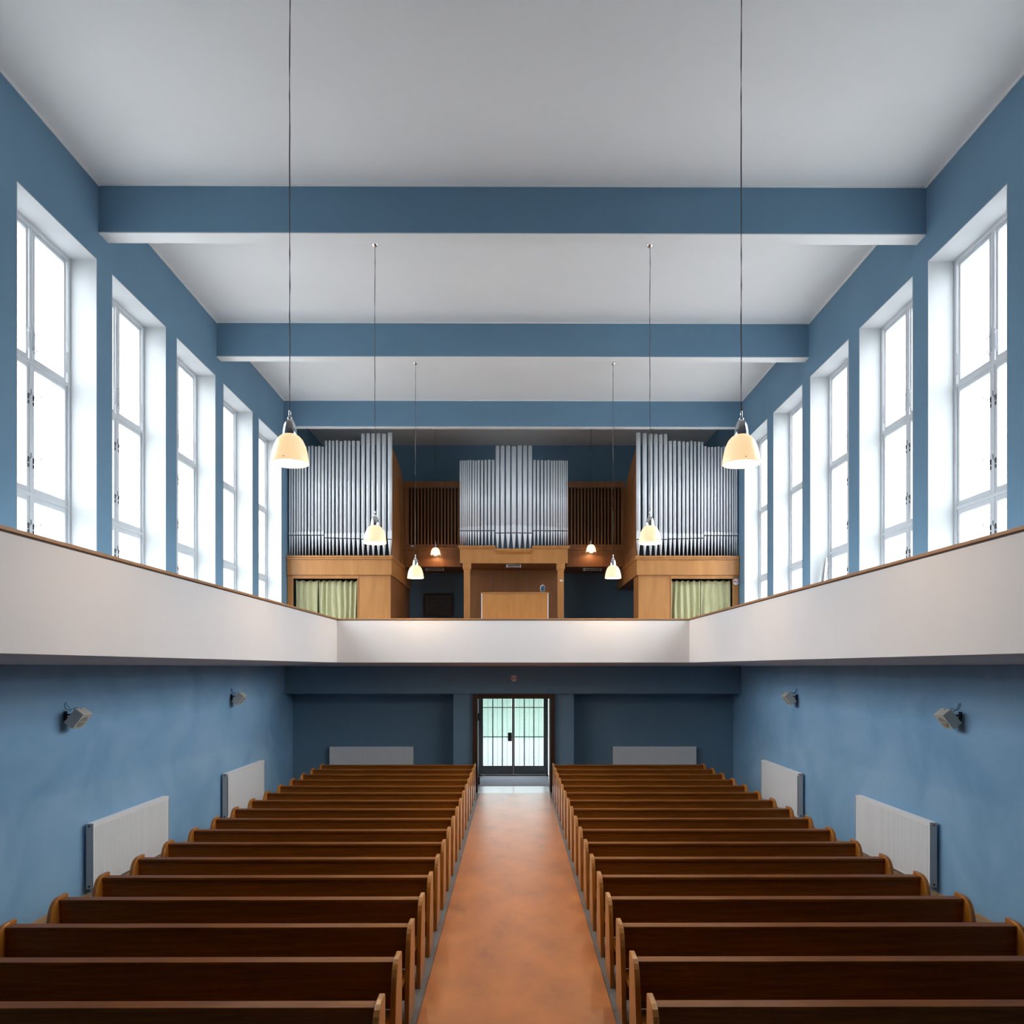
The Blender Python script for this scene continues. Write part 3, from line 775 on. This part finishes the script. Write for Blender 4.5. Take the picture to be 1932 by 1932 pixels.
curtain(4.99, 5.78, 3.64, 5.585, CYY, 4, 'pale green curtain in the right organ case, next to the window wall', 4)

# console in front of the organ, mirror, stool
KX0, KX1, KY = -.805, .885, 20.0
con = empty('organ_console', (.04, KY, GFLOOR))
tag(con, 'plain honey wooden organ console seen from behind the parapet', 'console')
for x0, x1 in ((KX0 + .02, .015), (.02, KX1 - .02)): box('back_panel', M['organ'], x0, x1, KY, KY + .03, GFLOOR, 5.125, con, .003)
box('console_top', M['organ'], KX0 - .01, KX1 + .01, KY - .02, KY + .70, 5.125, 5.155, con, .006)
for x in (KX0, KX1 - .025): box('side_edge', M['plastic'], x, x + .022, KY - .012, KY + .012, GFLOOR, 5.125, con, .003)
for x in (KX0 + .02, KX1 - .05): box('side_panel', M['organ'], x, x + .03, KY + .03, KY + .68, GFLOOR, 5.125, con)
mi = empty('organist_mirror', (.74, KY + .15, 5.155)); tag(mi, 'small round mirror standing on the organ console', 'mirror')
T = Matrix.Translation((.74, KY + .15, 5.265)) @ Matrix.Rotation(math.radians(25), 4, 'Z') @ Matrix.Rotation(math.radians(8), 4, 'X') @ Matrix.Scale(.75, 4, (1, 0, 0)) @ Matrix.Rotation(PI/2, 4, 'X')
MB().lathe([(.088, -.008), (.095, 0), (.088, .008)], 24, M4=T).build('rim', M['plastic'], mi)
MB().lathe([(.082, .009), (.082, .012)], 24, M4=T).build('glass', M['mirror'], mi)
MB().tube([(.74, KY + .15, 5.155), (.74, KY + .15, 5.19)], .012, 8).build('foot', M['iron'], mi)
st = empty('organ_stool', (1.13, 19.75, GFLOOR)); tag(st, 'dark round stool just showing above the parapet beside the console', 'stool')
MB().lathe([(.20, 4.42), (.215, 4.45), (.20, 4.475), (.10, 4.49), (0, 4.492)], 24, (1.13, 19.75, 0)).build('seat', M['seat_dark'], st)
MB().lathe([(.03, GFLOOR + .02), (.03, 4.42)], 12, (1.13, 19.75, 0)).build('column', M['iron'], st)
MB().lathe([(.20, GFLOOR), (.20, GFLOOR + .02), (.03, GFLOOR + .05)], 24, (1.13, 19.75, 0)).build('base', M['iron'], st)

# framed painting on the back wall
pt = empty('framed_painting', (-2.335, YB, 4.87)); tag(pt, 'dark landscape painting in a heavy brown frame below the organ screen', 'painting')
x0, x1, z0, z1 = -2.805, -1.865, 4.865, 5.585
m = MB()
for a in ((x0, x1, z0, z0 + .085), (x0, x1, z1 - .085, z1), (x0, x0 + .085, z0 + .085, z1 - .085), (x1 - .085, x1, z0 + .085, z1 - .085)):
    m.box(a[0], a[1], YB - .055, YB, a[2], a[3])
m.build('frame', M['frame_black'], pt, .012)
m = MB(); i0, i1, j0, j1 = x0 + .085, x1 - .085, z0 + .085, z1 - .085
for a in ((i0, i1, j0, j0 + .02), (i0, i1, j1 - .02, j1), (i0, i0 + .02, j0 + .02, j1 - .02), (i1 - .02, i1, j0 + .02, j1 - .02)):
    m.box(a[0], a[1], YB - .045, YB - .005, a[2], a[3])
m.build('inner_frame', M['gilt'], pt, .004)
box('canvas', M['painting'], i0 + .02, i1 - .02, YB - .03, YB - .02, j0 + .02, j1 - .02, pt)

# strip lights under the organ
def strip(x, y, z, L, label):
    r = empty('strip_light', (x, y, z)); tag(r, label, 'light', 'strip lights under the organ')
    box('housing', M['rad_side'], x - L/2, x + L/2, y - .03, y + .03, z - .02, z, r, .004)
    for e in (-1, 1): box('socket', M['rad_side'], x + e * L/2 - .03, x + e * L/2 + .03 if e < 0 else x + e * L/2 + .0, y - .035, y + .035, z - .085, z, r, .004)
    MB().tube([(x - L/2 + .03, y, z - .06), (x + L/2 - .03, y, z - .06)], .016, 10).build('tube', M['rad_side'], r)
strip(-2.32, 23.6, 6.212, .52, 'slim unlit strip light under the slatted screen, left of the organ centre')
strip(2.36, 23.6, 6.212, .52, 'slim unlit strip light under the slatted screen, right of the organ centre')
strip(.02, 22.0, 6.112, .38, 'short unlit strip light under the organ centre above the console')

# small signs and discs
def disc(x, y, z, r, label, ry=0):
    o = empty('alarm_disc', (x, y, z)); tag(o, label, 'alarm')
    T = Matrix.Translation((x, y, z)) @ Matrix.Rotation(ry, 4, 'Z') @ Matrix.Rotation(PI/2, 4, 'X')
    MB().lathe([(r, 0), (r, .02), (r * .85, .04), (0, .045)], 28, M4=T).build('cover', M['plastic'], o)
    w = r * .97
    Tb = Matrix.Translation((x, y, z)) @ Matrix.Rotation(ry, 4, 'Z')
    b = MB().box(-w, w, -.049, -.01, -r * .17, r * .2, M4=Tb).build('red_band', M['red'], o)
    MB().box(-r * .3, r * .3, -.052, -.048, -r * .08, r * .1, M4=Tb).build('print', M['plastic'], b)
disc(.015, LINTEL_Y, 2.98, .088, 'round white alarm disc with red band on the lintel above the door')
disc(5.88, OY + .03, 5.525, .085, 'round white alarm disc with red band at the right edge of the organ', .0)
tag(box('paper_label', M['plastic'], -3.0, -2.91, 23.28, 23.288, 6.80, 6.84), 'tiny white paper label on the left slatted screen rail', 'label')
tag(box('paper_label', M['plastic'], 1.27, 1.35, CY - .038, CY - .0305, 5.62, 5.67), 'tiny white paper label on the right organ column', 'label')
# metal tube leaning in a right-hand window
tb = MB().tube([(6.12, 15.86, WIN_Z0 + .03), (6.22, 15.78, 5.44)], .045, 16)
tag(tb.build('metal_tube', M['chrome']), 'shiny metal tube leaning in the third right window', 'tube')
